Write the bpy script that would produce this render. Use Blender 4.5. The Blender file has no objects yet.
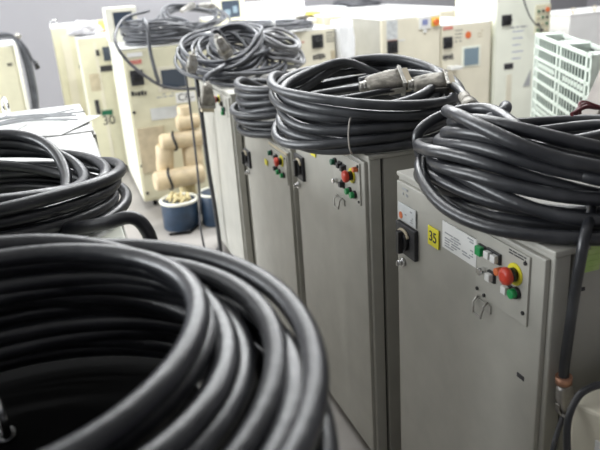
import bpy, math, random
import numpy as np
from mathutils import Vector, Matrix, noise
S = bpy.context.scene
COL = S.collection
PI = math.pi

# ------------------------------------------------------------------ camera
V1 = np.array([-258., -237.]); V3 = np.array([127., 1825.])
F = math.sqrt(-(V1 @ V3))
def _d(v):
    a = np.array([v[0], -v[1], -F]); return a/np.linalg.norm(a)
Yc = _d(V1); Zc = -_d(V3); Xc = np.cross(Yc, Zc)
Rm = Matrix((tuple(Xc), tuple(Yc), tuple(Zc)))
cam = bpy.data.cameras.new('camera'); co = bpy.data.objects.new('camera', cam); COL.objects.link(co)
co.matrix_world = Matrix.Translation((0, 0, 1.67)) @ Rm.to_4x4()
cam.sensor_width = 36; cam.lens = F/600*36; cam.clip_start = .02
cam.dof.use_dof = True; cam.dof.focus_distance = 1.75; cam.dof.aperture_fstop = 4.0
S.camera = co

# ------------------------------------------------------------------ materials
def mat(name, col, rough=.5, metal=0., nscale=0, namt=0., bump=0., bscale=60, col2=None, spec=.5, trans=0., thr=(.35, .7), emit=0):
    m = bpy.data.materials.new(name); m.use_nodes = True
    nt = m.node_tree; b = nt.nodes['Principled BSDF']
    b.inputs['Base Color'].default_value = (*col, 1); b.inputs['Roughness'].default_value = rough
    b.inputs['Metallic'].default_value = metal; b.inputs['Specular IOR Level'].default_value = spec
    if trans: b.inputs['Transmission Weight'].default_value = trans
    if emit:
        b.inputs['Emission Color'].default_value = (*col, 1); b.inputs['Emission Strength'].default_value = emit
    tc = nt.nodes.new('ShaderNodeTexCoord')
    if nscale:
        n = nt.nodes.new('ShaderNodeTexNoise'); n.inputs['Scale'].default_value = nscale; n.inputs['Detail'].default_value = 5
        nt.links.new(tc.outputs['Object'], n.inputs['Vector'])
        r = nt.nodes.new('ShaderNodeMapRange'); r.inputs['From Min'].default_value = thr[0]; r.inputs['From Max'].default_value = thr[1]
        nt.links.new(n.outputs['Fac'], r.inputs['Value'])
        mx = nt.nodes.new('ShaderNodeMix'); mx.data_type = 'RGBA'
        c2 = col2 if col2 else tuple(c*(1-namt) for c in col)
        mx.inputs['A'].default_value = (*col, 1); mx.inputs['B'].default_value = (*c2, 1)
        nt.links.new(r.outputs['Result'], mx.inputs['Factor'])
        nt.links.new(mx.outputs['Result'], b.inputs['Base Color'])
    if bump:
        n = nt.nodes.new('ShaderNodeTexNoise'); n.inputs['Scale'].default_value = bscale; n.inputs['Detail'].default_value = 4
        nt.links.new(tc.outputs['Object'], n.inputs['Vector'])
        bp = nt.nodes.new('ShaderNodeBump'); bp.inputs['Strength'].default_value = bump; bp.inputs['Distance'].default_value = .01
        nt.links.new(n.outputs['Fac'], bp.inputs['Height']); nt.links.new(bp.outputs['Normal'], b.inputs['Normal'])
    return m
M = dict(
 grey=mat('grey_paint', (.44, .43, .385), .42, nscale=9, namt=.13, bump=.03, bscale=25),
 greyside=mat('grey_side_paint', (.40, .39, .35), .45, nscale=7, namt=.12, bump=.03, bscale=25),
 cream=mat('cream_paint', (.73, .70, .52), .4, nscale=5, namt=.14),
 creamedge=mat('pale_cream_paint', (.82, .81, .70), .35, nscale=5, namt=.08),
 pale=mat('pale_paint', (.84, .86, .75), .4, nscale=4, namt=.08),
 beige=mat('beige_paint', (.74, .70, .57), .42, nscale=5, namt=.1),
 white=mat('white_paint', (.86, .86, .85), .35, nscale=5, namt=.06),
 tan=mat('tan_scuffed_paint', (.60, .52, .37), .55, nscale=12, namt=.25),
 dark=mat('black_and_hole_shade', (.008, .008, .008), .95, spec=.08),
 gap=mat('seam_dark', (.06, .06, .05), .8),
 cable=mat('black_rubber', (.016, .017, .021), .33, nscale=14, col2=(.038, .040, .045), bump=.12, bscale=45, thr=(.42, .72), spec=.65),
 cable3=mat('worn_black_rubber', (.028, .030, .035), .38, nscale=12, col2=(.07, .073, .08), bump=.12, bscale=45, thr=(.4, .7), spec=.6),
 cable2=mat('dusty_black_rubber', (.055, .058, .066), .40, nscale=10, col2=(.12, .125, .14), bump=.1, bscale=40, thr=(.4, .7), spec=.6),
 thin=mat('thin_black_rubber', (.04, .042, .05), .45, nscale=12, col2=(.09, .09, .1)),
 greycable=mat('grey_rubber', (.19, .19, .20), .45, nscale=20, col2=(.30, .30, .31)),
 metal=mat('dull_metal', (.50, .49, .46), .38, .75, nscale=35, col2=(.22, .2, .17), bump=.3, bscale=60),
 alu=mat('cast_connector_grey', (.30, .28, .24), .5, .35, nscale=40, col2=(.13, .12, .10), bump=.35, bscale=70),
 chromed=mat('worn_steel', (.42, .40, .38), .35, .8, nscale=40, namt=.3),
 chrome=mat('chrome', (.72, .72, .72), .18, 1.),
 copper=mat('reddish_brass', (.62, .33, .22), .4, .7, nscale=30, namt=.3),
 black=mat('black_plastic', (.018, .018, .02), .35),
 blackm=mat('switch_black', (.035, .035, .04), .5, nscale=60, namt=.3),
 red=mat('red_plastic', (.58, .05, .025), .32),
 orange=mat('orange_plastic', (.68, .16, .05), .4),
 redl=mat('faded_red_label', (.55, .12, .09), .6, nscale=30, col2=(.62, .35, .3)),
 yellow=mat('yellow_sticker', (.80, .72, .04), .5),
 yel2=mat('yellow_tape', (.85, .68, .12), .5),
 green=mat('green_plastic', (.01, .30, .08), .3),
 green2=mat('green_tape', (.33, .52, .12), .45, nscale=20, col2=(.5, .62, .25)),
 dgreen=mat('dark_green_plastic', (.005, .12, .06), .35),
 wht=mat('white_plastic', (.72, .72, .70), .4),
 paper=mat('paper', (.80, .80, .78), .7, nscale=14, namt=.05),
 paperg=mat('grey_label_paper', (.62, .64, .64), .6, nscale=20, namt=.1),
 ink=mat('ink', (.03, .03, .035), .6),
 inkb=mat('faded_ink', (.36, .37, .38), .7),
 blueink=mat('blue_ink', (.22, .25, .45), .7),
 screen=mat('dark_screen', (.05, .065, .09), .18),
 bscreen=mat('blue_grey_screen', (.20, .27, .32), .2),
 plate=mat('panel_plate', (.45, .44, .395), .4, nscale=25, namt=.08),
 bag=mat('plastic_bag', (.50, .49, .52), .25, bump=.8, bscale=25, nscale=9, col2=(.5, .49, .5)),
 film=mat('bubble_film', (.84, .85, .86), .3, bump=.7, bscale=50),
 crate=mat('pale_green_plastic', (.66, .73, .66), .45, nscale=6, namt=.08),
 shadesheet=mat('opening_shade_green', (.045, .07, .06), .6),
 wood=mat('weathered_board', (.34, .31, .285), .6, nscale=8, namt=.25),
 drum=mat('blue_drum_paint', (.028, .055, .10), .4, nscale=14, namt=.4),
 pipe=mat('beige_pipe_paint', (.66, .53, .34), .5, nscale=14, namt=.25, bump=.1),
 straw=mat('straw_rope', (.62, .52, .28), .8),
 tie=mat('grey_string', (.45, .42, .38), .7),
 maroon=mat('maroon_wire', (.12, .02, .025), .4),
 floor=mat('floor_concrete', (.40, .375, .35), .55, nscale=2.2, namt=.22, bump=.05),
 wall=mat('wall_paint', (.27, .265, .28), .8, nscale=1.2, namt=.06),
 ceil=mat('ceiling_paint', (.7, .7, .7), .8),
 glass=mat('window_frame_paint', (.6, .6, .6), .5),
)

# ------------------------------------------------------------------ mesh builder
class MB:
    def __init__(s): s.v = []; s.f = []; s.sm = []
    def add(s, v, f, smooth=False):
        n = len(s.v); s.v += [tuple(p) for p in v]; s.f += [tuple(i+n for i in q) for q in f]; s.sm += [smooth]*len(f); return s
    def box(s, x0, x1, y0, y1, z0, z1, T=None):
        v = [(x, y, z) for z in (z0, z1) for y in (y0, y1) for x in (x0, x1)]
        if T is not None: v = [tuple(T @ Vector(p)) for p in v]
        return s.add(v, [(0, 2, 3, 1), (4, 5, 7, 6), (0, 1, 5, 4), (2, 6, 7, 3), (0, 4, 6, 2), (1, 3, 7, 5)])
    def lathe(s, prof, T=None, n=20, smooth=True):
        """prof: (radius, height) along +Z, capped"""
        v = []; f = []
        for r, h in prof:
            for k in range(n):
                a = 2*PI*k/n; v.append((r*math.cos(a), r*math.sin(a), h))
        for i in range(len(prof)-1):
            for k in range(n):
                f.append((i*n+k, i*n+(k+1) % n, (i+1)*n+(k+1) % n, (i+1)*n+k))
        if T is not None: v = [tuple(T @ Vector(p)) for p in v]
        s.add(v, f, smooth)
        b = len(s.v)-len(v); m = len(prof)-1
        s.f.append(tuple(b+k for k in reversed(range(n)))); s.sm.append(False)
        s.f.append(tuple(b+m*n+k for k in range(n))); s.sm.append(False)
        return s
    def cyl(s, p, q, r, r2=None, n=16):
        p = Vector(p); q = Vector(q); d = q-p
        T = Matrix.Translation(p) @ d.to_track_quat('Z', 'Y').to_matrix().to_4x4()
        return s.lathe([(r, 0), (r if r2 is None else r2, d.length)], T, n)
    def tube(s, P, r, n=10, closed=False, flat=None):
        P = np.array(P, float); m = len(P)
        T = np.roll(P, -1, 0)-np.roll(P, 1, 0)
        if not closed: T[0] = P[1]-P[0]; T[-1] = P[-1]-P[-2]
        T /= np.linalg.norm(T, axis=1)[:, None]+1e-12
        N = np.zeros_like(P); a = np.array([0, 0, 1.]) if abs(T[0][2]) < .9 else np.array([1., 0, 0])
        N[0] = a-T[0]*(a @ T[0]); N[0] /= np.linalg.norm(N[0])
        for i in range(1, m):
            v = N[i-1]-T[i]*(N[i-1] @ T[i]); N[i] = v/(np.linalg.norm(v)+1e-12)
        B = np.cross(T, N)
        R = np.broadcast_to(np.array(r, float), (m,))
        ang = np.linspace(0, 2*PI, n, endpoint=False)
        V = P[:, None]+R[:, None, None]*(np.cos(ang)[None, :, None]*N[:, None]+np.sin(ang)[None, :, None]*B[:, None])
        V = V.reshape(-1, 3)
        f = []
        for i in range(m if closed else m-1):
            j = (i+1) % m
            for k in range(n): f.append((i*n+k, i*n+(k+1) % n, j*n+(k+1) % n, j*n+k))
        b = len(s.v); s.add(V, f, True)
        if not closed:
            s.f.append(tuple(b+k for k in reversed(range(n)))); s.sm.append(False)
            s.f.append(tuple(b+(m-1)*n+k for k in range(n))); s.sm.append(False)
        return s
    def build(s, name, m, parent=None, bevel=0, loc=None):
        me = bpy.data.meshes.new(name); me.from_pydata(s.v, [], s.f)
        me.polygons.foreach_set('use_smooth', s.sm); me.materials.append(M[m] if isinstance(m, str) else m); me.update()
        o = bpy.data.objects.new(name, me); COL.objects.link(o)
        if parent is not None: o.parent = parent
        if loc is not None: o.location = loc
        if bevel:
            b = o.modifiers.new('bevel', 'BEVEL'); b.width = bevel; b.segments = 2; b.limit_method = 'ANGLE'; b.angle_limit = .7
        return o
def tag(o, label, cat, group=None):
    o['label'] = label; o['category'] = cat
    if group: o['group'] = group
    return o
GR = {'control_cabinet': 'grey control cabinets in rows', 'robot_controller': 'cream and beige machine cabinets at the back', 'cable_coil': 'coils of cable lying on the cabinets', 'paper_sheet': 'paper sheets on the left cabinet', 'metal_drum': 'blue drums on the floor'}
def thing(name, label, cat, loc=(0, 0, 0), rz=0, group=None):
    group = group or GR.get(name)
    o = bpy.data.objects.new(name, None); COL.objects.link(o); o.location = loc; o.rotation_euler = (0, 0, rz); o.empty_display_size = .1
    return tag(o, label, cat, group)
def structure(o): o['kind'] = 'structure'; return o

def text_mesh(name, txt, size, m, parent, loc, rot=(PI/2, 0, 0), ext=.0006):
    c = bpy.data.curves.new(name+'_curve', 'FONT'); c.body = txt; c.size = size; c.align_x = 'CENTER'; c.align_y = 'CENTER'; c.extrude = ext
    t = bpy.data.objects.new('temporary', c); COL.objects.link(t)
    dg = bpy.context.evaluated_depsgraph_get(); dg.update()
    me = bpy.data.meshes.new_from_object(t.evaluated_get(dg)); bpy.data.objects.remove(t)
    me.materials.clear(); me.materials.append(M[m])
    o = bpy.data.objects.new(name, me); COL.objects.link(o); o.parent = parent; o.location = loc; o.rotation_euler = rot
    return o

def catmull(P, per=8):
    P = [np.array(p, float) for p in P]; P = [2*P[0]-P[1]]+P+[2*P[-1]-P[-2]]; out = []
    for i in range(1, len(P)-2):
        a, b, c, d = P[i-1:i+3]
        for k in range(per):
            t = k/per
            out.append(.5*((2*b)+(-a+c)*t+(2*a-5*b+4*c-d)*t*t+(-a+3*b-3*c+d)*t**3))
    out.append(P[-2]); return np.array(out)
def gsm(a, w, wrap=False):
    k = np.exp(-np.linspace(-2, 2, 2*w+1)**2); k /= k.sum()
    p = np.pad(a, w, mode='edge'); return np.convolve(p, k, 'valid')

# ------------------------------------------------------------------ room shell
def room():
    structure(MB().box(-7, 9, -3, 10.2, -.2, 0).build('floor', 'floor'))
    structure(MB().box(-7, 9, 10, 10.2, 0, 4.2).build('wall_back', 'wall'))
    structure(MB().box(8.8, 9, -3, 10, 0, 4.2).build('wall_right', 'wall'))
    # left wall with a long band of windows
    structure(MB().box(-7, -6.8, -3, 10, 0, .9).box(-7, -6.8, -3, 10, 3.6, 4.2).box(-7, -6.8, -3, 1.1, .9, 3.6).box(-7, -6.8, 9.6, 10, .9, 3.6).build('wall_left', 'wall'))
    structure(MB().box(-7, 9, -3, 10.2, 4.2, 4.4).build('ceiling', 'ceil'))
    structure(MB().box(-7, 9, -3.2, -3, 0, 4.2).build('wall_front', 'wall'))
    m = MB()
    for y in (1.1, 3.2, 5.3, 7.4, 9.55): m.box(-6.95, -6.87, y, y+.06, .9, 3.6)
    m.box(-6.95, -6.87, 1.1, 9.6, 2.2, 2.25)
    structure(m.build('window_1', 'glass'))
room()

# ------------------------------------------------------------------ cabinet kit (front at local y=0 facing -y, x left to right)
def cyl_front(m, x, z, r, y0, y1, n=18):
    return m.cyl((x, y0, z), (x, y1, z), r, n=n)
def shell(t, w, d, h, fm='grey', sm='greyside', tm=None, foot=.035, frame=.05, lip=.012):
    tm = tm or fm
    MB().box(-w/2, w/2, .012, frame, foot, h-.012).build('front_frame', fm, t, .004)
    MB().box(-w/2+.012, w/2-.012, frame-.002, frame+.012, foot+.01, h-.014).build('seam', 'gap', t)
    MB().box(-w/2+.002, w/2-.002, frame+.009, d, foot, h-.012).build('housing', sm, t, .004)
    MB().box(-w/2-.004, w/2+.004, .008, d+.004, h-.0125, h).build('top_cover', tm, t, .003)
    MB().box(-w/2+.012, w/2-.012, 0, .013, foot+.02, h-.02).build('door', fm, t, .003)
    for sx in (-1, 1):
        for y in (.09, d-.09):
            c = MB().cyl((sx*(w/2-.09)-.014, y, .018), (sx*(w/2-.09)+.014, y, .018), .018).box(sx*(w/2-.09)-.03, sx*(w/2-.09)+.03, y-.03, y+.03, foot-.012, foot+.001)
            c.build('caster', 'dark', t)
def plate(t, name, m, x0, x1, z0, z1, y=-.002, th=.003, bevel=0):
    return MB().box(x0, x1, y-th, y, z0, z1).build(name, m, t, bevel)
def rotary(t, x0, x1, z0, z1, kx, kz):
    b = plate(t, 'rotary_switch', 'blackm', x0, x1, z0, z1, 0, .012, .002)
    k = MB(); cyl_front(k, kx, kz, .027, -.012, -.022, 24); k.box(kx-.009, kx+.009, -.034, -.02, kz-.032, kz+.032)
    k.build('switch_knob', 'black', b, .002)
    r = MB()
    P = [(kx+.033*math.cos(a), -.016, kz+.033*math.sin(a)) for a in np.linspace(.5, 2.4, 12)]
    r.tube(P, .004, 6).build('position_ring', 'tan', b)
    return b
def lock(t, x, z):
    m = MB(); cyl_front(m, x, z, .013, 0, -.010); cyl_front(m, x, z, .008, -.01, -.02); m.box(x-.002, x+.002, -.024, -.019, z-.007, z+.007)
    m.build('key_lock', 'chrome', t)
def button(p, name, m, x, z, r=.010, square=False, y=-.005):
    b = MB()
    if square: b.box(x-r, x+r, y-.013, y, z-r, z+r)
    else: cyl_front(b, x, z, r, y, y-.016)
    o = b.build(name, m, p, .0015)
    return o
def bezel(p, x, z, r=.0125, y=-.005, square=True):
    b = MB()
    if square: b.box(x-r, x+r, y-.006, y, z-r, z+r)
    else: cyl_front(b, x, z, r, y, y-.008)
    b.build('button_bezel', 'black', p, .001)
def estop(p, x, z):
    m = MB(); cyl_front(m, x, z, .024, -.005, -.008, 28); m.build('warning_ring', 'yellow', p)
    m = MB(); cyl_front(m, x, z, .015, -.008, -.022); m.build('stop_collar', 'black', p)
    T = Matrix.Translation((x, -.020, z)) @ Matrix.Rotation(PI/2, 4, 'X') @ Matrix.Scale(.72, 4)
    MB().lathe([(.014, 0), (.026, .004), (.027, .012), (.024, .02), (.012, .024)], T, 24).build('emergency_stop_button', 'red', p)
def bars(m, x0, x1, z0, z1, rows, y, seed=0, fill=.75):
    """tiny printed lines on a label"""
    R = random.Random(seed); hz = (z1-z0)/rows
    for i in range(rows):
        x = x0; zc = z1-(i+.5)*hz
        while x < x1-.002:
            l = R.uniform(.12, .35)*(x1-x0); e = min(x+l, x1)
            if R.random() < fill: m.box(x, e, y-.0012, y, zc-hz*.2, zc+hz*.2)
            x = e+R.uniform(.03, .08)*(x1-x0)
    return m
def eye_bolt(t, x, y, z, r=.022, rz=0, m='chrome'):
    b = MB(); b.cyl((x, y, z-.004), (x, y, z+.012), .016); P = [(x+r*math.cos(a)*math.cos(rz), y+r*math.cos(a)*math.sin(rz), z+.012+r+r*math.sin(a)) for a in np.linspace(0, 2*PI, 24, endpoint=False)]
    b.tube(P, .006, 8, True); b.build('eye_bolt', m, t)

# ------------------------------------------------------------------ the grey control row (fronts face -X, rz=-90)
XF = .812
def row_cab(name, label, yc, w, h, d=.62, x=XF):
    t = thing(name, label, 'control cabinet', (x, yc, 0), -PI/2, None)
    shell(t, w, d, h)
    return t
# nearest numbered cabinet: y .967..1.607
yc = 1.287
A = row_cab('control_cabinet', 'nearest grey control cabinet bearing a yellow 35 sticker on its front', yc, .64, 1.142)
L = lambda y: yc-y
plate(A, 'front_label', 'paperg', L(1.58), L(1.482), 1.018, 1.066)
fl = MB(); bars(fl, L(1.54), L(1.495), 1.024, 1.043, 3, -.005, 3, .6); bars(fl, L(1.57), L(1.49), 1.052, 1.06, 1, -.005, 5, .6); fl.build('label_print', 'inkb', A)
m = MB(); cyl_front(m, L(1.563), 1.031, .010, -.005, -.0062); m.build('red_label_dot', 'orange', A)
m = MB(); bars(m, L(1.57), L(1.53), 1.085, 1.115, 2, 0, 8); m.build('stencil_print', 'inkb', A)
rotary(A, L(1.582), L(1.475), .926, 1.012, L(1.533), .967)
lock(A, L(1.558), .893)
st = plate(A, 'number_sticker', 'yellow', L(1.418), L(1.367), 1.0, 1.05)
text_mesh('sticker_digits', '35', .038, 'ink', st, (L(1.3925), -.0056, 1.0245))
pp = plate(A, 'instruction_sheet', 'paper', L(1.348), L(1.203), 1.017, 1.085)
m = MB(); bars(m, L(1.335), L(1.215), 1.022, 1.082, 9, -.005, 11, .4); m.build('faint_print', 'inkb', pp)
def panel(t, L, x0, x1, z0, z1, P):
    p = plate(t, 'control_panel', 'plate', x0, x1, z0, z1, 0, .005, .001)
    for kind, y, z in P:
        x = L(y)
        if kind == 'es': estop(p, x, z)
        elif kind == 'sel': button(p, 'selector_knob', 'chrome', x, z, .009)
        elif kind == 'g': bezel(p, x, z); button(p, 'green_button', 'green', x, z, .0105, True, -.008)
        elif kind == 'gr': bezel(p, x, z, .013, square=False); button(p, 'green_button', 'green', x, z, .0105, False, -.008)
        elif kind == 'w': bezel(p, x, z); button(p, 'white_button', 'wht', x, z, .0085, True, -.008)
        elif kind == 'k': bezel(p, x, z); button(p, 'dark_button', 'blackm', x, z, .0085, True, -.008)
        elif kind == 'dg': bezel(p, x, z, .013, square=False); button(p, 'dark_green_button', 'dgreen', x, z, .0105, False, -.008)
        elif kind == 'o': button(p, 'orange_lamp', 'orange', x, z, .0085)
        elif kind == 's':
            m = MB(); cyl_front(m, x, z, .0045, -.004, -.008, 10); m.build('panel_screw', 'black', p)
    return p
p = panel(A, L, L(1.202), L(1.02), .958, 1.112, [('g', 1.177, 1.071), ('w', 1.146, 1.073), ('w', 1.122, 1.073), ('sel', 1.171, 1.024), ('w', 1.139, 1.023), ('o', 1.108, 1.049), ('es', 1.062, 1.06), ('w', 1.081, 1.018), ('gr', 1.053, 1.022), ('s', 1.194, 1.012), ('s', 1.194, .971), ('s', 1.031, 1.096), ('s', 1.031, .985), ('s', 1.167, .965)])
m = MB(); bars(m, L(1.085), L(1.03), 1.098, 1.110, 2, -.005, 21, .9); m.build('panel_lettering', 'ink', p)
def latch(t, x, z, w=.06):
    b = MB(); b.box(x-w/2, x+w/2, -.004, 0, z-.006, z+.014); b.build('latch', 'greyside', t, .001)
    MB().tube([(x-w*.3, -.004, z+.02), (x-w*.3, -.016, z+.008), (x-w*.2, -.02, z-.016), (x+w*.3, -.02, z-.016), (x+w*.35, -.016, z+.012), (x+w*.35, -.004, z+.02)], .0028, 6).build('latch_wire', 'metal', t)
latch(A, L(1.175), .932)
MB().box(L(1.045), L(1.022), -.0015, 0, .826, .836).build('scratch_mark', 'ink', A)
# the side of A that faces the viewer: label strips, green tape, cable socket
xs = .32
g = MB()
for q in range(5):
    z0 = 1.085+q*.012
    g.box(xs+.001, xs+.006, .065+.006*q, .115+.008*(q % 2), z0, z0+.013)
g.build('green_tape', 'green2', A, .002)
MB().box(xs, xs+.003, .052, .066, 1.03, 1.038).box(xs, xs+.003, .075, .086, 1.045, 1.052).build('scuff_mark', 'ink', A)
# B
yc = 2.125
B = row_cab('control_cabinet', 'middle grey control cabinet carrying the large coil with two connectors', yc, .66, 1.14)
L = lambda y: yc-y
rotary(B, L(2.435), L(2.345), .918, 1.012, L(2.38), .967)
lock(B, L(2.424), .885)
plate(B, 'yellow_sticker', 'yellow', L(2.262), L(2.215), 1.043, 1.075)
panel(B, L, L(2.045), L(1.832), .975, 1.11, [('dg', 2.02, 1.075), ('k', 1.975, 1.073), ('k', 1.945, 1.07), ('sel', 2.02, 1.01), ('es', 1.888, 1.06), ('k', 1.962, 1.012), ('gr', 1.905, 1.005), ('gr', 1.868, 1.003), ('o', 1.848, 1.09), ('s', 1.842, 1.1), ('s', 1.842, .985)])
latch(B, L(2.0), .94, .07)
# C: shorter, wider
yc = 2.89
Cc = row_cab('control_cabinet', 'grey control cabinet third from the near end with a black coil on top', yc, .70, 1.005)
L = lambda y: yc-y
rotary(Cc, L(3.235), L(3.14), .775, .86, L(3.195), .822)
lock(Cc, L(3.2), .742)
plate(Cc, 'yellow_sticker', 'yellow', L(2.885), L(2.845), .86, .885)
panel(Cc, L, L(2.798), L(2.56), .845, .965, [('dg', 2.755, .942), ('k', 2.685, .938), ('es', 2.622, .935), ('k', 2.70, .885), ('gr', 2.658, .88), ('gr', 2.60, .88), ('s', 2.58, .955)])
plate(Cc, 'panel_strip', 'tan', L(2.80), L(2.55), .972, .982)
# D: farthest of the row
yc = 3.87
D = row_cab('control_cabinet', 'farthest narrow grey control cabinet of the row under the tangled coil', yc, .76, 1.09)
L = lambda y: yc-y
p = panel(D, L, L(3.80), L(3.54), .96, 1.06, [('es', 3.70, 1.035), ('k', 3.63, 1.02), ('dg', 3.58, 1.0), ('gr', 3.60, .975)])

# ------------------------------------------------------------------ cream background cabinets (fronts face the camera)
def bg_cab(label, xc, yf, w, d, h, fm='cream', sm='creamedge', tm='white', **k):
    t = thing('robot_controller', label, 'machine cabinet', (xc, yf, 0), 0, None)
    k.setdefault('foot', .06); shell(t, w, d, h, fm, sm, tm, **k)
    # coloured side panels live on the housing; front frame edges are pale
    return t
def sqswitch(t, x0, x1, z0, z1):
    b = plate(t, 'rotary_switch', 'blackm', x0, x1, z0, z1, 0, .01, .002)
    cx, cz = (x0+x1)/2, (z0+z1)/2; r = (x1-x0)*.28
    m = MB(); cyl_front(m, cx, cz, r, -.01, -.03); m.box(cx-r*1.2, cx+r*1.2, -.045, -.03, cz-.009, cz+.009); m.build('switch_knob', 'black', b, .002)
def bitmark(t, x0, x1, z0, z1, seed=0, m='ink', name='stencil_print'):
    b = MB(); R = random.Random(seed); x = x0; w = x1-x0
    while x < x1:
        ww = w*R.uniform(.10, .2); b.box(x, min(x+ww, x1), -.004, -.001, z0+R.uniform(0, .2)*(z1-z0), z1-R.uniform(0, .25)*(z1-z0)); x += ww+w*.06
    b.build(name, m, t)

# E
xe = .457+.375; L = lambda x: x-xe
E = bg_cab('cream machine cabinet with a CR- label and red label under a cable pile', xe, 5.178, .75, 1.12, 1.225, foot=.06)
plate(E, 'red_label', 'redl', L(.505), L(.588), 1.108, 1.138)
plate(E, 'white_label', 'paper', L(.49), L(.60), 1.16, 1.19)
sqswitch(E, L(.492), L(.585), .955, 1.065)
bitmark(E, L(.48), L(.59), .876, .915, 2)
MB().box(L(.68), L(.93), -.004, 0, .885, 1.07).build('display_frame', 'beige', E, .003)
MB().box(L(.715), L(.895), -.010, -.003, .91, 1.045).build('display', 'screen', E, .002)
pl = plate(E, 'code_label', 'paper', L(.80), L(.95), .79, .868)
text_mesh('label_letters', 'CR-', .075, 'ink', pl, (L(.877), -.0056, .829))
plate(E, 'long_label', 'paperg', L(.60), L(.83), .685, .775)
m = MB(); bars(m, L(.66), L(.79), .84, .88, 2, 0, 6); m.build('hand_writing', 'inkb', E)
MB().box(L(.478), L(.68), -.010, .001, .29, .64).build('access_panel', 'tan', E, .004)
for x, z in ((.48, .76), (.48, .35), (.49, .13)):
    m = MB(); cyl_front(m, L(x), z, .012, 0, -.006, 10); m.build('front_screw', 'ink', E)
# box with a dark window on E
t = thing('control_box', 'tall cream box with a dark window standing on the cream cabinet', 'control box', (.556, 5.80, 1.225))
MB().box(-.125, .118, 0, .25, 0, .262).build('box_body', 'creamedge', t, .004)
MB().box(-.075, .085, -.006, .002, .10, .235).build('window_frame', 'beige', t, .002)
MB().box(-.068, .078, -.009, -.004, .107, .228).build('dark_window', 'screen', t)

# F
xf = .209+.34; L = lambda x: x-xf
Fc = bg_cab('cream machine cabinet marked 30 with a plastic bag on top', xf, 6.4, .68, .7, 1.245)
MB().box(L(.33), L(.36), -.004, .002, .1, 1.2).build('door_strip', 'beige', Fc)
plate(Fc, 'display', 'screen', L(.405), L(.55), 1.03, 1.15, 0, .012, .002)
plate(Fc, 'small_switch', 'blackm', L(.345), L(.375), 1.08, 1.13, 0, .01)
plate(Fc, 'terminal_strip', 'blackm', L(.36), L(.56), .94, .99, 0, .008)
MB().box(L(.255), L(.34), -.008, 0, .78, .93).build('side_hatch', 'tan', Fc, .002)
plate(Fc, 'handle', 'blackm', L(.265), L(.30), .57, .70, 0, .012, .003)
plate(Fc, 'teal_label', 'dgreen', L(.31), L(.405), .555, .60)
text_mesh('number_marking', '30', .115, 'ink', Fc, (L(.36), -.0065, .505))
# G behind
G = bg_cab('cream cabinet against the back wall with an eye bolt on its corner', .34, 7.6, .66, .7, 1.29)
eye_bolt(G, -.29, .1, 1.29, .03)
plate(G, 'rotary_switch', 'blackm', -.10, -.06, 1.0, 1.1, 0, .01)
plate(G, 'label', 'blackm', -.12, -.08, .86, .9, 0, .004)
MB().box(-.25, -.17, -.006, .002, .1, 1.2).build('door_strip', 'beige', G)
# H at left
H = bg_cab('cream cabinet at the left edge with a dark cable bundle over its side', -.339-.35, 6.9, .70, .7, 1.205)
plate(H, 'front_label', 'blackm', .02, .06, .86, .9)
bitmark(H, .27, .31, 1.02, 1.05, 4)
# K L M N
xk = 1.98+.195; L = lambda x: x-xk
K = bg_cab('beige cabinet with a square black switch behind the dark coils', xk, 5.8, .39, .72, 1.178, 'beige')
sqswitch(K, L(2.147), L(2.252), 1.015, 1.13)
bitmark(K, L(2.15), L(2.265), .915, .965, 7)
bars(MB(), L(2.285), L(2.36), 1.05, 1.15, 4, 0, 9, .9).build('stencil_print', 'ink', K)
plate(K, 'red_label', 'redl', L(2.05), L(2.075), 1.075, 1.085)
MB().box(L(2.32), L(2.36), -.006, 0, .88, .98).build('brown_tag', 'tan', K, .002)
P_ = bg_cab('beige cabinet half hidden behind the coils beside the cream one', 1.6, 5.85, .62, .72, 1.17, 'beige')
xl = 2.833+.3025; L = lambda x: x-xl
Lc = bg_cab('beige cabinet with a grey side and a white keypad and orange knob', xl, 5.8, .605, .95, 1.205, 'beige', 'greyside')
plate(Lc, 'notice_label', 'paperg', L(2.875), L(2.985), 1.02, 1.19)
m = MB(); bars(m, L(2.885), L(2.975), 1.03, 1.18, 8, -.005, 14, .6); m.build('notice_print', 'inkb', Lc)
sqswitch(Lc, L(2.878), L(2.985), .895, 1.01)
plate(Lc, 'red_label', 'redl', L(2.885), L(2.975), 1.003, 1.015)
k = plate(Lc, 'keypad', 'wht', L(3.205), L(3.325), 1.085, 1.20, 0, .015, .004)
MB().box(L(3.235), L(3.29), -.018, -.014, 1.12, 1.17).build('keypad_screen', 'blueink', k)
MB().box(L(3.25), L(3.285), -.012, 0, 1.05, 1.085).build('keypad_tab', 'wht', Lc, .003)
plate(Lc, 'yellow_plate', 'yel2', L(3.335), L(3.425), 1.10, 1.18)
m = MB(); cyl_front(m, L(3.38), 1.137, .03, -.004, -.03); m.build('orange_knob', 'orange', Lc)
plate(Lc, 'white_tag', 'wht', L(2.99), L(3.06), .998, 1.012)
eye_bolt(Lc, -.19, .18, 1.205, .03); eye_bolt(Lc, .12, .7, 1.205, .03)
xm = 3.447+.275; L = lambda x: x-xm
Mc = bg_cab('beige cabinet with a blue grey display and a red label', xm, 5.8, .55, .85, 1.10, 'beige')
plate(Mc, 'red_label', 'redl', L(3.461), L(3.565), 1.055, 1.082)
sqswitch(Mc, L(3.462), L(3.562), .885, .99)
bitmark(Mc, L(3.463), L(3.575), .775, .835, 12)
for q in range(4): bars(MB(), L(3.59), L(3.67), .93+q*.033, .95+q*.033, 1, 0, 15+q, .9).build('stencil_print', 'ink', Mc)
m = MB(); cyl_front(m, L(3.735), .988, .032, 0, -.004); m.build('orange_sticker', 'orange', Mc)
MB().box(L(3.665), L(3.875), -.006, .001, .685, .885).build('display_frame', 'pale', Mc, .003)
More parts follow.
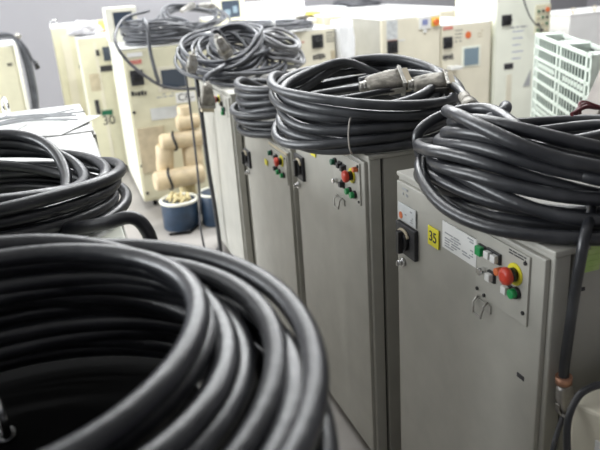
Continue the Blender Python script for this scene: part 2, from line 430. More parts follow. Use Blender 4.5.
MB().box(L(3.69), L(3.85), -.012, -.004, .705, .865).build('display', 'bscreen', Mc, .002)
m = MB(); bars(m, L(3.84), L(3.91), .95, 1.03, 3, 0, 17, .7); m.build('faint_print', 'tan', Mc)
MB().box(L(3.50), L(3.62), -.10, 0, .69, .72).build('white_bracket', 'wht', Mc, .005)
xn = 4.046+.32; L = lambda x: x-xn
N = bg_cab('tall pale cabinet with blue scribbles and a button panel beside the pallet', xn, 5.82, .64, .72, 1.38, 'pale', 'cream')
sqswitch(N, L(4.118), L(4.228), 1.035, 1.135)
for q in range(5): bars(MB(), L(4.255), L(4.38), .70+q*.065, .72+q*.065, 1, 0, 30+q, .9).build('blue_writing', 'blueink', N)
m = MB(); bars(m, L(4.22), L(4.42), .99, 1.03, 1, 0, 33, .9); m.build('pencil_mark', 'inkb', N)
plate(N, 'nameplate', 'blackm', L(4.165), L(4.27), .615, .67)
plate(N, 'recessed_slot', 'beige', L(4.20), L(4.26), .23, .56, 0, .004, .001)
MB().add([(L(4.40), -.001, .42), (L(4.48), -.001, .42), (L(4.48), -.001, .58), (L(4.40), -.006, .42), (L(4.48), -.006, .42), (L(4.48), -.006, .58)], [(0, 1, 2), (3, 5, 4), (0, 3, 4, 1), (1, 4, 5, 2), (2, 5, 3, 0)]).build('grey_triangle', 'inkb', N)
bp = plate(N, 'button_panel', 'cream', L(4.50), L(4.68), .92, 1.20, 0, .008, .002)
for i in range(3):
    for j in range(4):
        if (i, j) == (2, 3): continue
        button(bp, 'push_button', ['dgreen', 'blackm', 'tan'][(i+j) % 3], L(4.535+i*.05), .96+j*.06, .012, y=-.008)
button(bp, 'orange_button', 'orange', L(4.637), 1.15, .022, y=-.008)
# thin hanging wire beside N
m = MB().tube(catmull([(4.25, 5.74, 1.45), (4.30, 5.745, 1.28), (4.38, 5.75, 1.12), (4.47, 5.755, 1.02), (4.52, 5.75, .98), (4.56, 5.76, .60), (4.6, 5.74, .01)], 8), .007, 8)
tag(m.build('thin_cable', 'thin'), 'thin dark cable hanging across the tall pale cabinet', 'cable')
# second row of cabinets behind (only their white tops show)
for i, (x, w, h, lab) in enumerate(((1.45, .8, 1.10, 'cabinet with a white top in the back row behind the flat coil'), (2.35, .85, 1.16, 'white topped cabinet in the back row behind the beige switch cabinet'), (3.3, .9, 1.18, 'white topped back row cabinet carrying a grey pad and thin coil'), (4.3, .9, 1.12, 'white topped back row cabinet behind the pale tall cabinet'))):
    t = bg_cab(lab, x, 7.3, w, 2.2, h, 'beige', 'cream', 'white')
    sqswitch(t, -.2, -.1, h-.2, h-.1)
# display unit far behind
t = thing('display_unit', 'small cream unit with a dark screen on the back row', 'display', (1.9, 7.62, 1.16))
MB().box(-.16, .16, 0, .2, 0, .29).build('unit_body', 'cream', t, .006)
MB().box(-.10, .10, -.008, .002, .07, .25).build('unit_screen', 'screen', t, .002)
MB().box(-.07, -.01, -.012, -.007, .10, .16).box(.02, .07, -.012, -.007, .12, .19).build('unit_meter', 'bscreen', t)
# translucent grey wrapped bundle next to it
t = thing('wrapped_carton', 'flat carton in greyish film lying on the back row', 'carton', (2.42, 7.5, 1.16))
MB().box(-.28, .30, 0, .5, 0, .20).build('carton_body', 'film', t, .02)
MB().box(-.285, .305, -.004, .504, .07, .085).build('carton_band', 'paperg', t)
tag(MB().box(2.72, 2.95, 7.6, 7.9, 1.18, 1.215).build('yellow_pad', 'yel2', bevel=.01), 'flat yellow pad on the white cabinet tops at the back', 'pad')
tag(MB().box(3.05, 3.42, 7.95, 8.35, 1.18, 1.225).build('grey_pad', 'paperg', bevel=.015), 'pale grey pad lying on the white cabinet top', 'pad')

# film wrapped panel between K and L
m = MB(); nx, nz = 14, 16; v = []; f = []
for s_, y in ((0, 5.74), (1, 5.92)):
    for j in range(nz+1):
        for i in range(nx+1):
            x = 2.385+.14*i/nx; z = .03+1.20*j/nz
            dy = .03*noise.noise(Vector((x*9, s_*7, z*5)))
            v.append((x+.012*noise.noise(Vector((z*6, 2+s_, x))), y+dy, z))
o_ = (nx+1)*(nz+1)
for j in range(nz):
    for i in range(nx):
        a = j*(nx+1)+i; f.append((a, a+1, a+nx+2, a+nx+1)); b = a+o_; f.append((b, b+nx+1, b+nx+2, b+1))
for j in range(nz):
    a = j*(nx+1); f.append((a, a+nx+1, a+nx+1+o_, a+o_)); a += nx; f.append((a, a+o_, a+nx+1+o_, a+nx+1))
for i in range(nx):
    a = nz*(nx+1)+i; f.append((a, a+1, a+1+o_, a+o_)); f.append((i, i+o_, i+1+o_, i+1))
m.add(v, f, True)
tag(m.build('wrapped_board', 'film'), 'upright board wrapped in white film between two beige cabinets', 'wrapped panel')

# plastic bag and tape on F
m = MB(); v = []; f = []; n1, n2 = 22, 12
for j in range(n2+1):
    ph = PI*j/n2
    for i in range(n1):
        a = 2*PI*i/n1; x, y, z = math.sin(ph)*math.cos(a), math.sin(ph)*math.sin(a), math.cos(ph)
        k = 1+.45*noise.noise(Vector((x*2.5, y*2.5, z*2.5+3)))
        v.append((.285+.15*x*k, 6.64+.17*y*k, max(1.246, 1.30+.075*z*k)))
for j in range(n2):
    for i in range(n1): f.append((j*n1+i, (j+1)*n1+i, (j+1)*n1+(i+1) % n1, j*n1+(i+1) % n1))
m.add(v, f, True); tag(m.build('plastic_bag', 'bag'), 'crumpled clear plastic bag on the cream cabinet marked 30', 'bag')
t = thing('tape_roll', 'yellow tape roll on the cabinet marked 30', 'tape', (.50, 6.93, 1.246))
MB().lathe([(.055, 0), (.07, .003), (.07, .10), (.055, .103)], None, 24).build('tape_body', 'yel2', t)
MB().box(-.05, .05, -.085, -.07, .0, .03).build('orange_tag', 'orange', t)

# pallet standing on edge
t = thing('plastic_pallet', 'pale green plastic pallet standing on its edge by the tall cabinet', 'pallet', (3.071, 3.96, 0), math.atan2(2.851-3.96, 2.566-3.071))
Lp, Hp, Wp = 1.22, 1.17, .17
# local x along the long face; the face seen is at local y=0 (towards -y)... depth goes to +y or -y
side = 1
def pb(m, x0, x1, y0, y1, z0, z1): return m.box(x0, x1, min(y0*side, y1*side), max(y0*side, y1*side), z0, z1)
for yd, nm in ((0, 'deck'), (Wp-.03, 'deck')):
    m = MB()
    for x in (0, .07, .55, .63, 1.12, 1.19): pb(m, x, x+.03, yd, yd+.03, 0, Hp)
    nr = 16; pz = (Hp-.02)/nr
    for i in range(nr+1):
        z = i*pz; pb(m, 0, Lp, yd, yd+.014, z, z+.018)
        if i < nr:
            for q in range(17):
                x = .13+q*.058
                if .52 < x < .66: continue
                pb(m, x, x+.009, yd, yd+.004, z, z+pz)
                if i % 4 == 1: pb(m, x+.016, x+.046, yd, yd+.004, z+pz*.45, z+pz*.8)
    m.build(nm, 'crate', t)
for yy in (.008, Wp-.03): pb(MB(), .02, Lp-.02, yy, yy+.004, .03, Hp-.03).build('opening_shade_sheet', 'shadesheet', t)  # dark sheets added behind the decks as painted shade in the openings
m = MB()
for z in (0, Hp-.02, Hp*.5):
    for a, b in ((0, .16), (.50, .74), (1.06, 1.22)): pb(m, a, b, .03, Wp-.03, z, z+.02)
for x in (0, .145, .5, .72, 1.06, 1.20): pb(m, x, x+.018, .03, Wp-.03, 0, Hp)
m.build('spacer_block', 'crate', t)
# white box behind pallet
t = thing('white_cabinet', 'plain white cabinet in the far right corner', 'cabinet', (5.55, 6.05, 0))
MB().box(-.43, .45, 0, .6, 0, 1.04).build('cabinet_body', 'white', t, .006)
MB().box(-.435, .455, -.005, .605, 1.04, 1.055).build('cabinet_top', 'white', t, .003)
eye_bolt(t, -.33, .08, 1.055, .022, 0, 'tan'); eye_bolt(t, -.05, .08, 1.055, .022, 0, 'tan')
# leaning board
a = Vector((2.10, 2.0, 0)); 
P0 = Vector((2.035, 2.70, .02)); P1 = Vector((2.79, 2.70, 1.60))
dirv = (P1-P0).normalized(); T = Matrix.Translation(P0) @ dirv.to_track_quat('Z', 'Y').to_matrix().to_4x4()
BO = (P1-P0).length
tag(MB().box(-.055, .055, -.02, .02, 0, BO, T).build('leaning_board', 'wood', bevel=.004), 'grey brown board leaning at the right edge behind the near coil', 'board')

# low cream machine at the lower right
t = thing('low_cabinet', 'low cream cabinet with a white label in the lower right corner', 'cabinet', (.79, .855, 0), .38)
MB().box(0, .28, -.45, 0, .05, .885).build('cabinet_body', 'beige', t, .006)
MB().box(.02, .26, -.43, -.02, 0, .05).build('plinth', 'dark', t)
MB().box(-.0015, 0, -.12, -.05, .74, .83).build('paper_label', 'paper', t)

# drum and pipes
t = thing('metal_drum', 'small dark blue drum with a cream rim on the floor', 'drum', (.65, 4.66, 0))
MB().lathe([(.125, 0), (.13, .01), (.13, .19), (.127, .2)], None, 32).build('drum_body', 'drum', t)
m = MB(); m.tube([(.128*math.cos(a), .128*math.sin(a), .2) for a in np.linspace(0, 2*PI, 32, endpoint=False)], .013, 8, True); m.build('drum_rim', 'creamedge', t)
m = MB(); R = random.Random(4)
for q in range(14):
    a = R.uniform(0, 6.28); r = R.uniform(.02, .1); m.tube([(r*math.cos(a), r*math.sin(a), .185), (r*math.cos(a+.6)*.8, r*math.sin(a+.6), .235), (r*math.cos(a+1.4), r*math.sin(a+1.4), .19)], .012, 6)
m.build('drum_contents', 'straw', t)
MB().tube([(.1, -.1, .02), (.02, -.19, .012), (-.12, -.16, .012)], .009, 6).build('foot_bar', 'dark', t)
t = thing('metal_drum', 'second dark blue drum half hidden behind the grey cabinet', 'drum', (.905, 4.61, 0))
MB().lathe([(.11, 0), (.115, .01), (.115, .22), (.11, .23)], None, 32).build('drum_body', 'drum', t)
m = MB(); m.tube([(.113*math.cos(a), .113*math.sin(a), .23) for a in np.linspace(0, 2*PI, 32, endpoint=False)], .009, 8, True); m.build('drum_rim', 'creamedge', t)
def cap_cyl(name, m, p, q, r, parent):
    p = Vector(p); q = Vector(q); d = q-p; T = Matrix.Translation(p) @ d.to_track_quat('Z', 'Y').to_matrix().to_4x4(); l = d.length
    return MB().lathe([(r*.8, 0), (r, r*.25), (r, l-r*.25), (r*.8, l)], T, 24).build(name, m, parent)
t = thing('robot_manipulator', 'stack of beige cylindrical arm sections strapped in black behind the drum', 'robot arm', (.72, 4.90, 0))
cap_cyl('lower_section', 'pipe', (-.20, -.04, .30), (.17, .0, .30), .072, t)
cap_cyl('upper_section', 'pipe', (-.11, .04, .56), (.22, .06, .56), .062, t)
cap_cyl('upright_section', 'pipe', (-.10, .06, .34), (-.08, .06, .54), .065, t)
cap_cyl('rear_section', 'pipe', (.12, .08, .22), (.12, .08, .52), .075, t)
cap_cyl('motor_section', 'pipe', (.03, .08, .68), (.20, .08, .68), .055, t)
cap_cyl('joint_section', 'pipe', (.10, .10, .56), (.10, .10, .80), .05, t)
MB().cyl((.05, .06, 0), (.05, .06, .25), .06).build('stand', 'straw', t)
for c, r, ax in (((-.09, -.03, .30), .075, 0), ((-.01, .045, .56), .065, 0)):
    MB().tube([(c[0]+.01*math.sin(a*2), c[1]+r*math.cos(a), c[2]+r*math.sin(a)) for a in np.linspace(0, 2*PI, 24, endpoint=False)], .010, 8, True).build('black_strap', 'black', t)

# ------------------------------------------------------------------ left near row cabinets (backs to the left edge)
I3 = thing('control_cabinet', 'white topped cabinet at left carrying loose paper sheets and an eye bolt', 'control cabinet', (.09, 3.095, 0), PI/2+.03)
shell(I3, .68, .75, 1.14, 'grey', 'greyside', 'white')
eye_bolt(I3, .175, .327, 1.14, .040, .3)
I2 = thing('control_cabinet', 'grey cabinet at left under the coil in front of the paper sheets', 'control cabinet', (.09, 2.38, 0), PI/2)
shell(I2, .66, .75, 1.14, 'grey', 'greyside', 'white')
I1 = thing('control_cabinet', 'grey cabinet at left directly beneath the middle left coil', 'control cabinet', (.085, 1.68, 0), PI/2)
shell(I1, .68, .75, 1.14, 'grey', 'greyside', 'pale')
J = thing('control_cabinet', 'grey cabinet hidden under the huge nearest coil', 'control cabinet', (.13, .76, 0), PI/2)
shell(J, .80, .75, 1.06, 'grey', 'greyside', 'dark')  # near-black top cover: shade inside the coil hole put into its colour
eye_bolt(J, .17, .295, 1.06, .035, .3)
def sheet(pts, z, lift, label):
    v = [(x, y, z+l) for (x, y), l in zip(pts, lift)]; v2 = [(x, y, zz-.002) for x, y, zz in v]
    o = MB().add(v+v2, [(0, 1, 2, 3), (7, 6, 5, 4), (0, 4, 5, 1), (1, 5, 6, 2), (2, 6, 7, 3), (3, 7, 4, 0)]).build('paper_sheet', 'paper')
    return tag(o, label, 'paper', GR['paper_sheet'])
sheet([(-.21, 2.80), (-.03, 2.72), (.14, 2.97), (-.13, 3.12)], 1.144, (0, 0, .012, .004), 'white paper sheet with its corner over the edge of the left cabinet')
sheet([(-.45, 2.88), (-.24, 2.80), (-.16, 3.05), (-.40, 3.15)], 1.143, (0, 0, .0, .0), 'white paper sheet by the eye bolt on the left cabinet')
m = MB(); R = random.Random(9)
for q in range(9):
    y = 3.0+R.uniform(-.04, .14); x = -.38+R.uniform(0, .06)
    m.tube(catmull([(x, y, 1.152), (x+.13, y+R.uniform(-.05, .05), 1.168), (x+.26, y+R.uniform(-.06, .04), 1.165), (x+.38+R.uniform(0, .06), y+R.uniform(-.10, .06), 1.162)], 6), .0035, 6)
tag(m.build('wire_tangle', 'inkb'), 'loose thin grey wires lying on white paper sheets', 'wires')

# ------------------------------------------------------------------ coils of cable
def coil(label, c, R, N, dia, top, seed, spread=.03, wob=.02, jit=.02, oval=0., inside=None, droop=.25, dmax=.06, tilt=(0, 0), mats='cable', name='cable_coil', start=None, end=None, per=80, sides=12, a0=0., lift=0., zsm=5, conn=(), smooth=9, cone=0., tz=.012, shift=(0, 0), drift=(0, 0), rise=0):
    rnd = np.random.RandomState(seed); n = N*per
    th = a0+np.arange(n)/per*2*PI
    k = np.arange(N+2)
    def perturn(a):  # smooth value changing once per turn
        v = rnd.uniform(-a, a, N+2); return np.interp(np.arange(n)/per, k, v)
    rr = R+gsm(perturn(spread), per//3)
    ox, oy = gsm(perturn(jit), per//3), gsm(perturn(jit), per//3)
    w = sum(rnd.uniform(.3, 1)*wob/(q)*np.sin(q*th*1.0+gsm(perturn(3), per//3)+rnd.uniform(0, 6)) for q in (2, 3))
    rr = rr+w
    ox = ox+(R+spread-rr)*shift[0]; oy = oy+(R+spread-rr)*shift[1]
    x = c[0]+ox+rr*np.cos(th)*(1+oval); y = c[1]+oy+rr*np.sin(th)*(1-oval)
    def base(px, py):
        if inside is None: return np.full_like(px, top)
        e = dia*.6; dx = np.maximum(np.maximum(inside[0]-e-px, px-inside[1]-e), 0); dy = np.maximum(np.maximum(inside[2]-e-py, py-inside[3]-e), 0)
        return top-np.minimum(np.hypot(dx, dy)*droop, dmax)
    if cone:
        q = cone*(1-np.arange(n)/n)**1.0; x += q*np.cos(th)+drift[0]*q/cone; y += q*np.sin(th)+drift[1]*q/cone
    bz = base(x, y)+dia/2+.001
    ta = gsm(np.repeat(np.append(0, rnd.uniform(0, tz, N-1)), per), per//3); tp = gsm(np.repeat(rnd.uniform(0, 6.28, N), per), per//3)
    bz = bz+ta*(1+np.cos(th-tp)); z = bz.copy(); ex = ta*(1+np.cos(th-tp))*.6
    d0 = dia*.98
    if rise: z = top+dia/2+.012+np.arange(n)/n*rise+gsm(perturn(.012), per//3)
    for turn in range(0 if rise else N):
        s0, s1 = turn*per, (turn+1)*per
        lim = s0-per//4
        if lim > 0:
            for i in range(s0, s1):
                j = i-per//3
                dx = x[:j]-x[i]; dy = y[:j]-y[i]; d2 = dx*dx+dy*dy; mk = d2 < d0*d0
                if mk.any(): z[i] = max(bz[i], (z[:j][mk]+np.sqrt(d0*d0-d2[mk])).max()+ex[i])
        else:
            pass
        seg = z[max(0, s0-per//4):s1]; raw = seg.copy()
        for _ in range(4): seg = np.maximum(raw, gsm(seg, zsm+3))
        seg = gsm(seg, zsm); z[max(0, s0-per//4)+zsm:s1] = seg[zsm:]
    z = gsm(z, smooth//2)
    q = np.clip((np.arange(n)-(n-per//3))/(per//3), 0, 1)**2; x = x+(c[0]-x)*.25*q; y = y+(c[1]-y)*.25*q; z = np.maximum(z-dia*1.2*q, np.minimum(z, top+dia/2+.001))
    P = np.stack([x, y, z], 1)
    if tilt[0] or tilt[1]:
        P[:, 2] += (P[:, 0]-c[0])*tilt[0]+(P[:, 1]-c[1])*tilt[1]+R*(abs(tilt[0])+abs(tilt[1]))*.9
    P[:, 2] += lift
    if end is not None: P = np.vstack([P[:-1], catmull([P[-1]]+list(end), 10)])
    if start is not None: P = np.vstack([catmull(list(start)+[P[0]], 10), P[1:]])
    t = thing(name, label, 'cable coil', (c[0], c[1], top))
    O = np.array([c[0], c[1], top])
    MB().tube(P-O, dia/2, sides).build('cable', mats, t)
    t['_'] = 0; del t['_']
    return t, P, O
def ring_tie(t, O, p, r1, r2, axis_ang, m='tie', th=.0025, name='string_tie'):
    """loop around a bundle: p centre, r1 radial half-width, r2 vertical half-height"""
    ca, sa = math.cos(axis_ang), math.sin(axis_ang)
    MB().tube([(p[0]+r1*math.cos(a)*ca-O[0], p[1]+r1*math.cos(a)*sa-O[1], p[2]+r2*math.sin(a)-O[2]) for a in np.linspace(0, 2*PI, 28, endpoint=False)], th, 6, True).build(name, m, t)
def connector(t, O, p, d, up=(0, 0, 1), s=1., m='alu', cap='metal'):
    """heavy rectangular connector hood; p = cable entry, d = direction of the mating face"""
    d = Vector(d).normalized(); u = Vector(up); sdir = d.cross(u).normalized(); u = sdir.cross(d).normalized()
    T = Matrix.Translation(Vector(p)-Vector(O)) @ Matrix((sdir, u, d)).transposed().to_4x4() @ Matrix.Scale(s, 4)
    b = MB(); secs = [(0, .024, .019), (.012, .029, .022), (.05, .037, .025), (.09, .040, .027), (.115, .040, .027)]
    v = []; f = []; nn = 16
    for z, a, h in secs:
        for k in range(nn):
            an = 2*PI*k/nn; cx, sy = math.cos(an), math.sin(an); e = .45
            v.append(tuple(T @ Vector((a*math.copysign(abs(cx)**e, cx), h*math.copysign(abs(sy)**e, sy), z))))
    for i in range(len(secs)-1):
        for k in range(nn): f.append((i*nn+k, i*nn+(k+1) % nn, (i+1)*nn+(k+1) % nn, (i+1)*nn+k))
    f.append(tuple(reversed(range(nn)))); f.append(tuple((len(secs)-1)*nn+k for k in range(nn)))
    b.add(v, f, True); c_ = b.build('connector', m, t)
    g = MB(); g.lathe([(.015, -.022), (.017, -.02), (.017, -.010), (.020, -.008), (.020, .004)], T, 12, False); g.build('cable_gland', cap, c_)
    MB().box(-.044, .044, -.030, .030, .115, .128, T).build('connector_flange', cap, c_, .002)
    MB().box(-.036, .036, -.022, .022, .128, .15, T).build('contact_block', 'tan' if m == 'alu' else m, c_, .002)
    l = MB()
    for sg in (-1, 1): MB().box(sg*.044-.003, sg*.044+.003, -.012, .012, .07, .125, T).build('locking_lever', cap, c_, .001)
    return c_

# coil A on cabinet 35
tA, PA, OA = coil('black cable coil on the cabinet with the 35 sticker, one end hanging down', (1.10, 1.275), .305, 11, .029, 1.142, 5, spread=.075, wob=.02, jit=.05, tz=.009, inside=(.812, 1.43, .967, 1.607), a0=.7, dmax=.05, droop=.3,
    end=None)
# hanging end drops down the side of A
hang = catmull([(1.0, 1.08, 1.19), (.93, 1.0, 1.19), (.872, .948, 1.175), (.856, .938, 1.12), (.853, .942, 1.05), (.848, .944, .95), (.844, .943, .90), (.843, .941, .872)], 10)
MB().tube(catmull([(.86, 1.55, 1.19), (.86, 1.56, 1.25), (.92, 1.56, 1.285), (1.0, 1.54, 1.30), (1.02, 1.46, 1.305), (.98, 1.30, 1.295), (.93, 1.14, 1.28), (.93, 1.02, 1.26), (1.02, .93, 1.25), (1.14, .90, 1.235), (1.28, .96, 1.21)], 10)-OA, .0145, 12).build('cable_loop', 'cable', tA)
MB().tube(catmull([(1.08, 1.52, 1.27), (1.06, 1.47, 1.31), (1.03, 1.43, 1.31), (1.00, 1.47, 1.28)], 8)-OA, .014, 12).build('cable_loop', 'cable2', tA)
MB().tube(hang-OA, .0105, 12).build('hanging_cable_end', 'cable', tA)
c_ = connector(tA, OA, (.843, .940, .858), (.28, -.02, -1), up=(0, 1, .2), s=.52, m='chromed', cap='chromed')
MB().cyl((.843, .941, .878), (.844, .941, .862), .0165).build('copper_ring', 'copper', tA, loc=-Vector(OA))
MB().tube(catmull([(.855, .938, .80), (.83, .93, .76), (.80, .91, .70), (.79, .90, .5)], 8)-OA, .006, 8).build('trailing_cable', 'thin', tA)
MB().tube(catmull([(.93, .845, .91), (.875, .845, .912), (.83, .85, .912), (.795, .848, .90), (.768, .838, .86), (.762, .825, .78), (.760, .82, .6)], 8)-OA, .007, 8).build('looped_cable', 'cable', tA)
m = MB()
for q in range(3): m.tube(catmull([(.99+.01*q, 1.145, 1.352), (1.03, 1.15+.006*q, 1.362+.004*q), (1.07, 1.155-.004*q, 1.355), (1.12, 1.17, 1.36-.004*q), (1.17, 1.18, 1.35)], 6)-OA, .005, 6)
m.build('maroon_wires', 'maroon', tA)
m = MB(); m.tube([(.90, 1.36, 1.33), (.90, 1.362, 1.375)], .006, 8); m.build('black_peg', 'black', tA)
# coil B
tB, PB, OB = coil('large black cable coil with two grey connectors resting on its top', (.965, 2.10), .30, 10, .030, 1.14, 16, spread=.07, wob=.018, jit=.04, tilt=(.03, .09), tz=.008, inside=(.812, 1.43, 1.795, 2.455), a0=.5, dmax=.05, mats='cable3')
def along(u, v, z): pass
zt = 1.305
connector(tB, OB, (.915, 2.00, zt+.006), (.95, -.20, .06), up=(-.1, -.7, 1), s=.95)
connector(tB, OB, (1.05, 1.935, zt+.003), (.93, -.32, .0), up=(0, -.6, 1), s=.84)
MB().tube(catmull([(.70, 2.12, zt-.03), (.78, 2.08, zt-.015), (.85, 2.045, zt-.006), (.91, 2.028, zt-.003)], 8)-OB, .012, 10).build('connector_lead', 'cable', tB)
MB().tube(catmull([(.72, 2.05, zt-.03), (.84, 1.97, zt-.018), (.94, 1.955, zt-.01), (1.04, 1.955, zt-.006)], 8)-OB, .010, 10).build('connector_lead', 'cable', tB)
ld = catmull([(.98, 2.20, zt-.01), (1.08, 2.14, zt+.01), (1.16, 2.05, zt+.01), (1.17, 1.93, zt-.005), (1.12, 1.78, 1.305), (1.07, 1.66, 1.295)], 8)
MB().tube(ld-OB, .0125, 10).build('connector_lead', 'cable', tB)
m = MB(); m.cyl((1.085, 1.70, 1.300), (1.055, 1.63, 1.293), .017); m.cyl((1.055, 1.63, 1.293), (1.035, 1.585, 1.288), .021); (m.build('cable_gland', 'alu', tB)).location = -Vector(OB)
ring_tie(tB, OB, (.80, 1.85, 1.20), .055, .06, .9)
ring_tie(tB, OB, (1.10, 2.40, 1.27), .06, .07, 1.4)
# coil C
tC, PC, OC = coil('black cable coil on the third grey cabinet left of the big coil', (.985, 2.945), .275, 8, .030, 1.005, 9, spread=.03, wob=.018, jit=.035, tz=.016, mats='cable3', inside=(.812, 1.43, 2.54, 3.24), a0=1.5)
# coil D (tilted tangle)
tD, PD, OD = coil('tangled cable coil tipped toward the viewer on the farthest grey cabinet', (.965, 4.02), .20, 22, .020, 1.09, 12, spread=.135, wob=.03, jit=.04, tz=.006, a0=3.3, tilt=(0, .33), mats='cable2', lift=.045, per=72)
MB().tube(catmull([(.70, 3.95, 1.33), (.76, 3.86, 1.37), (.81, 3.76, 1.375), (.84, 3.72, 1.355)], 8)-OD, .010, 8).build('connector_lead', 'cable2', tD)
connector(tD, OD, (.838, 3.72, 1.36), (.45, -.1, -1), up=(0, -1, .1), s=.82, m='metal')
connector(tD, OD, (.70, 3.74, 1.285), (-.25, -.15, -1), up=(0, -1, .3), s=.65, m='metal')
connector(tD, OD, (.742, 3.66, 1.125), (-.12, -.05, -1), up=(0, -1, 0), s=.95, m='alu')
MB().tube(catmull([(.90, 3.84, 1.20), (.83, 3.74, 1.19), (.745, 3.67, 1.165), (.742, 3.66, 1.13)], 8)-OD, .014, 10).build('connector_lead', 'cable2', tD)
MB().tube(catmull([(.74, 3.95, 1.17), (.74, 3.93, 1.08), (.745, 3.93, .9), (.75, 3.94, .6), (.765, 3.95, .3), (.77, 3.96, .04), (.77, 4.05, .02)], 10)-OD, .0135, 10).build('hanging_cable_end', 'cable', tD)
MB().tube(catmull([(.70, 4.05, 1.17), (.70, 4.03, 1.0), (.70, 4.03, .7), (.695, 4.04, .4), (.68, 4.06, .2), (.69, 4.08, .02)], 10)-OD, .007, 8).build('thin_hanging_cable', 'thin', tD)
# grey bundle beside D
tG, PG, OG = coil('lighter grey bundle of thin cable beside the tangled coil', (1.27, 3.99), .115, 11, .020, 1.09, 22, spread=.035, wob=.018, jit=.025, mats='greycable', a0=1, tilt=(-.12, .5), per=56, sides=8)
ring_tie(tG, OG, (1.12, 3.96, 1.22), .05, .09, .3, 'thin', .006)
# flat coil behind
tP, PP, OP = coil('flat dark cable coil on the beige cabinets behind the tangle', (1.86, 6.12), .36, 6, .022, 1.19, 31, spread=.04, wob=.02, jit=.03, mats='cable2', a0=.3, per=64, sides=8)
connector(tP, OP, (2.05, 5.9, 1.28), (1, -.1, 0), s=.7)
ring_tie(tP, OP, (1.80, 5.78, 1.235), .05, .05, 1.5, 'wht', .006)
# coil E and its pile
tE, PE, OE = coil('messy dark cable coil on the cream cabinet with the red label', (.78, 5.47), .26, 11, .022, 1.225, 41, spread=.05, wob=.03, jit=.045, mats='cable2', a0=.2, per=72, sides=10)
MB().tube(catmull([(.75, 5.62, 1.45), (.55, 5.48, 1.42), (.44, 5.25, 1.33), (.43, 5.12, 1.24), (.50, 5.10, 1.12), (.62, 5.09, 1.0), (.72, 5.09, .935), (.85, 5.09, .905), (1.02, 5.10, .89)], 8)-OE, .0115, 8).build('drooping_cable', 'thin', tE)
MB().tube(catmull([(.70, 5.5, 1.36), (.66, 5.30, 1.41), (.655, 5.13, 1.36), (.65, 5.10, 1.2), (.665, 5.09, 1.05), (.68, 5.09, .97)], 8)-OE, .0135, 8).build('drooping_cable', 'cable2', tE)
tE2, PE2, OE2 = coil('upper cable tangle heaped behind the coil on the cream cabinet', (1.16, 6.06), .25, 9, .018, 1.225, 44, spread=.06, wob=.05, jit=.06, mats='cable2', a0=.2, tilt=(0, .28), per=64, sides=8, lift=.03)
connector(tE2, OE2, (1.05, 5.86, 1.42), (.6, -.4, .3), s=.8, m='metal')
connector(tE2, OE2, (1.22, 5.9, 1.45), (.8, -.3, -.1), s=.8, m='metal')
# far thin coil top centre
tF, PF, OF = coil('thin grey cable coil on the white top at the upper centre', (3.85, 8.6), .30, 5, .02, 1.18, 51, spread=.04, wob=.02, jit=.03, mats='thin', per=48, sides=6)
# coil I
tI, PI_, OI = coil('black cable coil on the left cabinet in front of the paper sheets', (-.24, 1.765), .30, 10, .029, 1.14, 66, spread=.075, wob=.024, jit=.055, tz=.014, inside=(-.66, .09, 1.3, 2.7), a0=2.7, dmax=.07, cone=.02)
MB().tube(catmull([(-.05, 1.46, 1.185), (.035, 1.38, 1.21), (.087, 1.355, 1.222), (.113, 1.35, 1.195), (.122, 1.35, 1.14), (.125, 1.36, 1.0), (.125, 1.37, .8)], 8)-OI, .0145, 12).build('hanging_cable_end', 'cable', tI)
# coil J
tJ, PJ, OJ = coil('huge black cable coil nearest the viewer in the lower left corner', (-.125, .78), .245, 12, .029, 1.06, 73, spread=.014, wob=.020, jit=.022, cone=.14, drift=(-.01, -.09), rise=.225, inside=(-.62, .13, .36, 1.16), a0=-2.4, dmax=.03, droop=.35, per=96, sides=16)
def loose_ring(t, O, cx, cy, r, z, tx=0, ty=0, w=.01, ph=0, th=.0145, name='cable_loop'):
    P = [(cx+(r+w*math.sin(2*a+ph))*math.cos(a)-O[0], cy+(r+w*math.sin(2*a+ph))*math.sin(a)-O[1], z+tx*math.cos(a)+ty*math.sin(a)+.004*math.sin(3*a+ph)-O[2]) for a in np.linspace(0, 2*PI, 110, endpoint=False)]
    MB().tube(P, th, 16, True).build(name, 'cable', t)
loose_ring(tJ, OJ, -.15, .69, .365, 1.29, -.01, .012, .008, .6)
loose_ring(tJ, OJ, -.16, .70, .345, 1.25, .012, -.01, .012, 2.6)
loose_ring(tJ, OJ, -.15, .715, .325, 1.275, .0, .012, .010, 1.4)
loose_ring(tJ, OJ, -.165, .67, .372, 1.225, .01, .015, .012, 3.5)
loose_ring(tJ, OJ, -.135, .745, .30, 1.245, .012, -.012, .012, 5.2)
loose_ring(tJ, OJ, -.14, .755, .285, 1.30, -.022, .012, .014, 4.2)
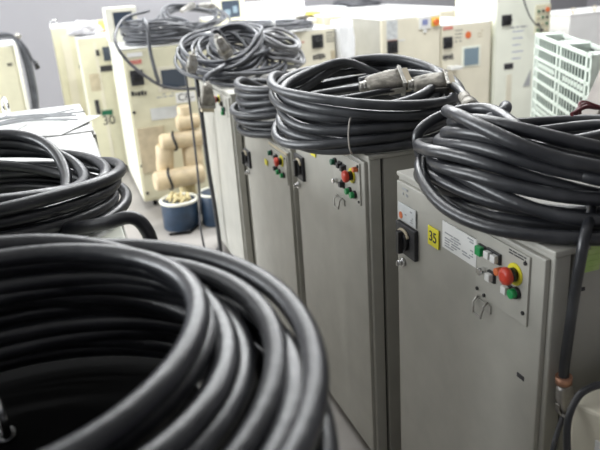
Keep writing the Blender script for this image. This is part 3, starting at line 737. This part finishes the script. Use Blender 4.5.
# cable bundle hanging over H
t = thing('cable_bundle', 'bundle of dark cables bent over the side of the left cream cabinet', 'cable bundle', (-.33, 6.9, 1.205))
m = MB(); R = random.Random(5)
for q in range(9):
    a, b = R.uniform(-.02, .035), R.uniform(-.03, .03)
    m.tube(catmull([(-.5, .25+b*2, .02+abs(a)), (-.2, .12+b, .055+abs(a)), (-.03, .04+b, .06+abs(a)), (.045+a*.6, b-.02, .0), (.075+a, b-.03, -.15), (.08+a, b-.03, -.4), (.065+a, b-.03, -.62), (.05+a*1.5, b-.03, -.85), (.04+a, b-.03, -1.18)], 6), .012, 8)
m.build('cable', 'cable2', t)
MB().tube(catmull([(-.2, -.02, .09), (.0, -.04, .085), (.09, -.05, -.02), (.13, -.05, -.14), (.15, -.05, -.19)], 6), .012, 8).build('loose_end', 'thin', t)
MB().cyl((.145, -.05, -.15), (.165, -.05, -.23), .022).build('plug', 'black', t)
MB().cyl((.03, -.04, .09), (.07, -.045, .06), .022).build('plug', 'metal', t)

# ------------------------------------------------------------------ light
w = bpy.data.worlds.new('world'); S.world = w; w.use_nodes = True
bg = w.node_tree.nodes['Background']; bg.inputs[0].default_value = (.86, .93, 1.0, 1); bg.inputs[1].default_value = .55
def area(name, loc, size, energy, target, col=(1, 1, 1)):
    l = bpy.data.lights.new(name, 'AREA'); l.shape = 'RECTANGLE'; l.size, l.size_y = size; l.energy = energy; l.color = col
    o = bpy.data.objects.new(name, l); COL.objects.link(o); o.location = loc
    o.rotation_euler = (Vector(target)-Vector(loc)).to_track_quat('-Z', 'Y').to_euler(); return o
area('daylight_window', (-6.6, 5.6, 2.3), (7.8, 2.6), 850, (0, 5.8, .9), (.93, .97, 1))
area('overhead_fill', (2.2, 7.2, 4.1), (5, 1.2), 480, (2.2, 6.9, 0), (.97, .99, 1))  # unseen light added to blow out the rear cabinet tops
area('overhead_fill', (0.8, 3.4, 4.1), (2.4, .3), 60, (.8, 3.3, 0), (.97, .99, 1))  # weak overhead area light above the aisle, no fixture modelled
area('overhead_fill', (3.4, 4.2, 4.1), (3, .3), 135, (3.4, 5.2, 0), (.97, .99, 1))  # unseen fill added to brighten the beige fronts at the back right
S.view_settings.view_transform = 'Standard'; S.view_settings.look = 'None'; S.view_settings.gamma = 1; S.view_settings.exposure = 0
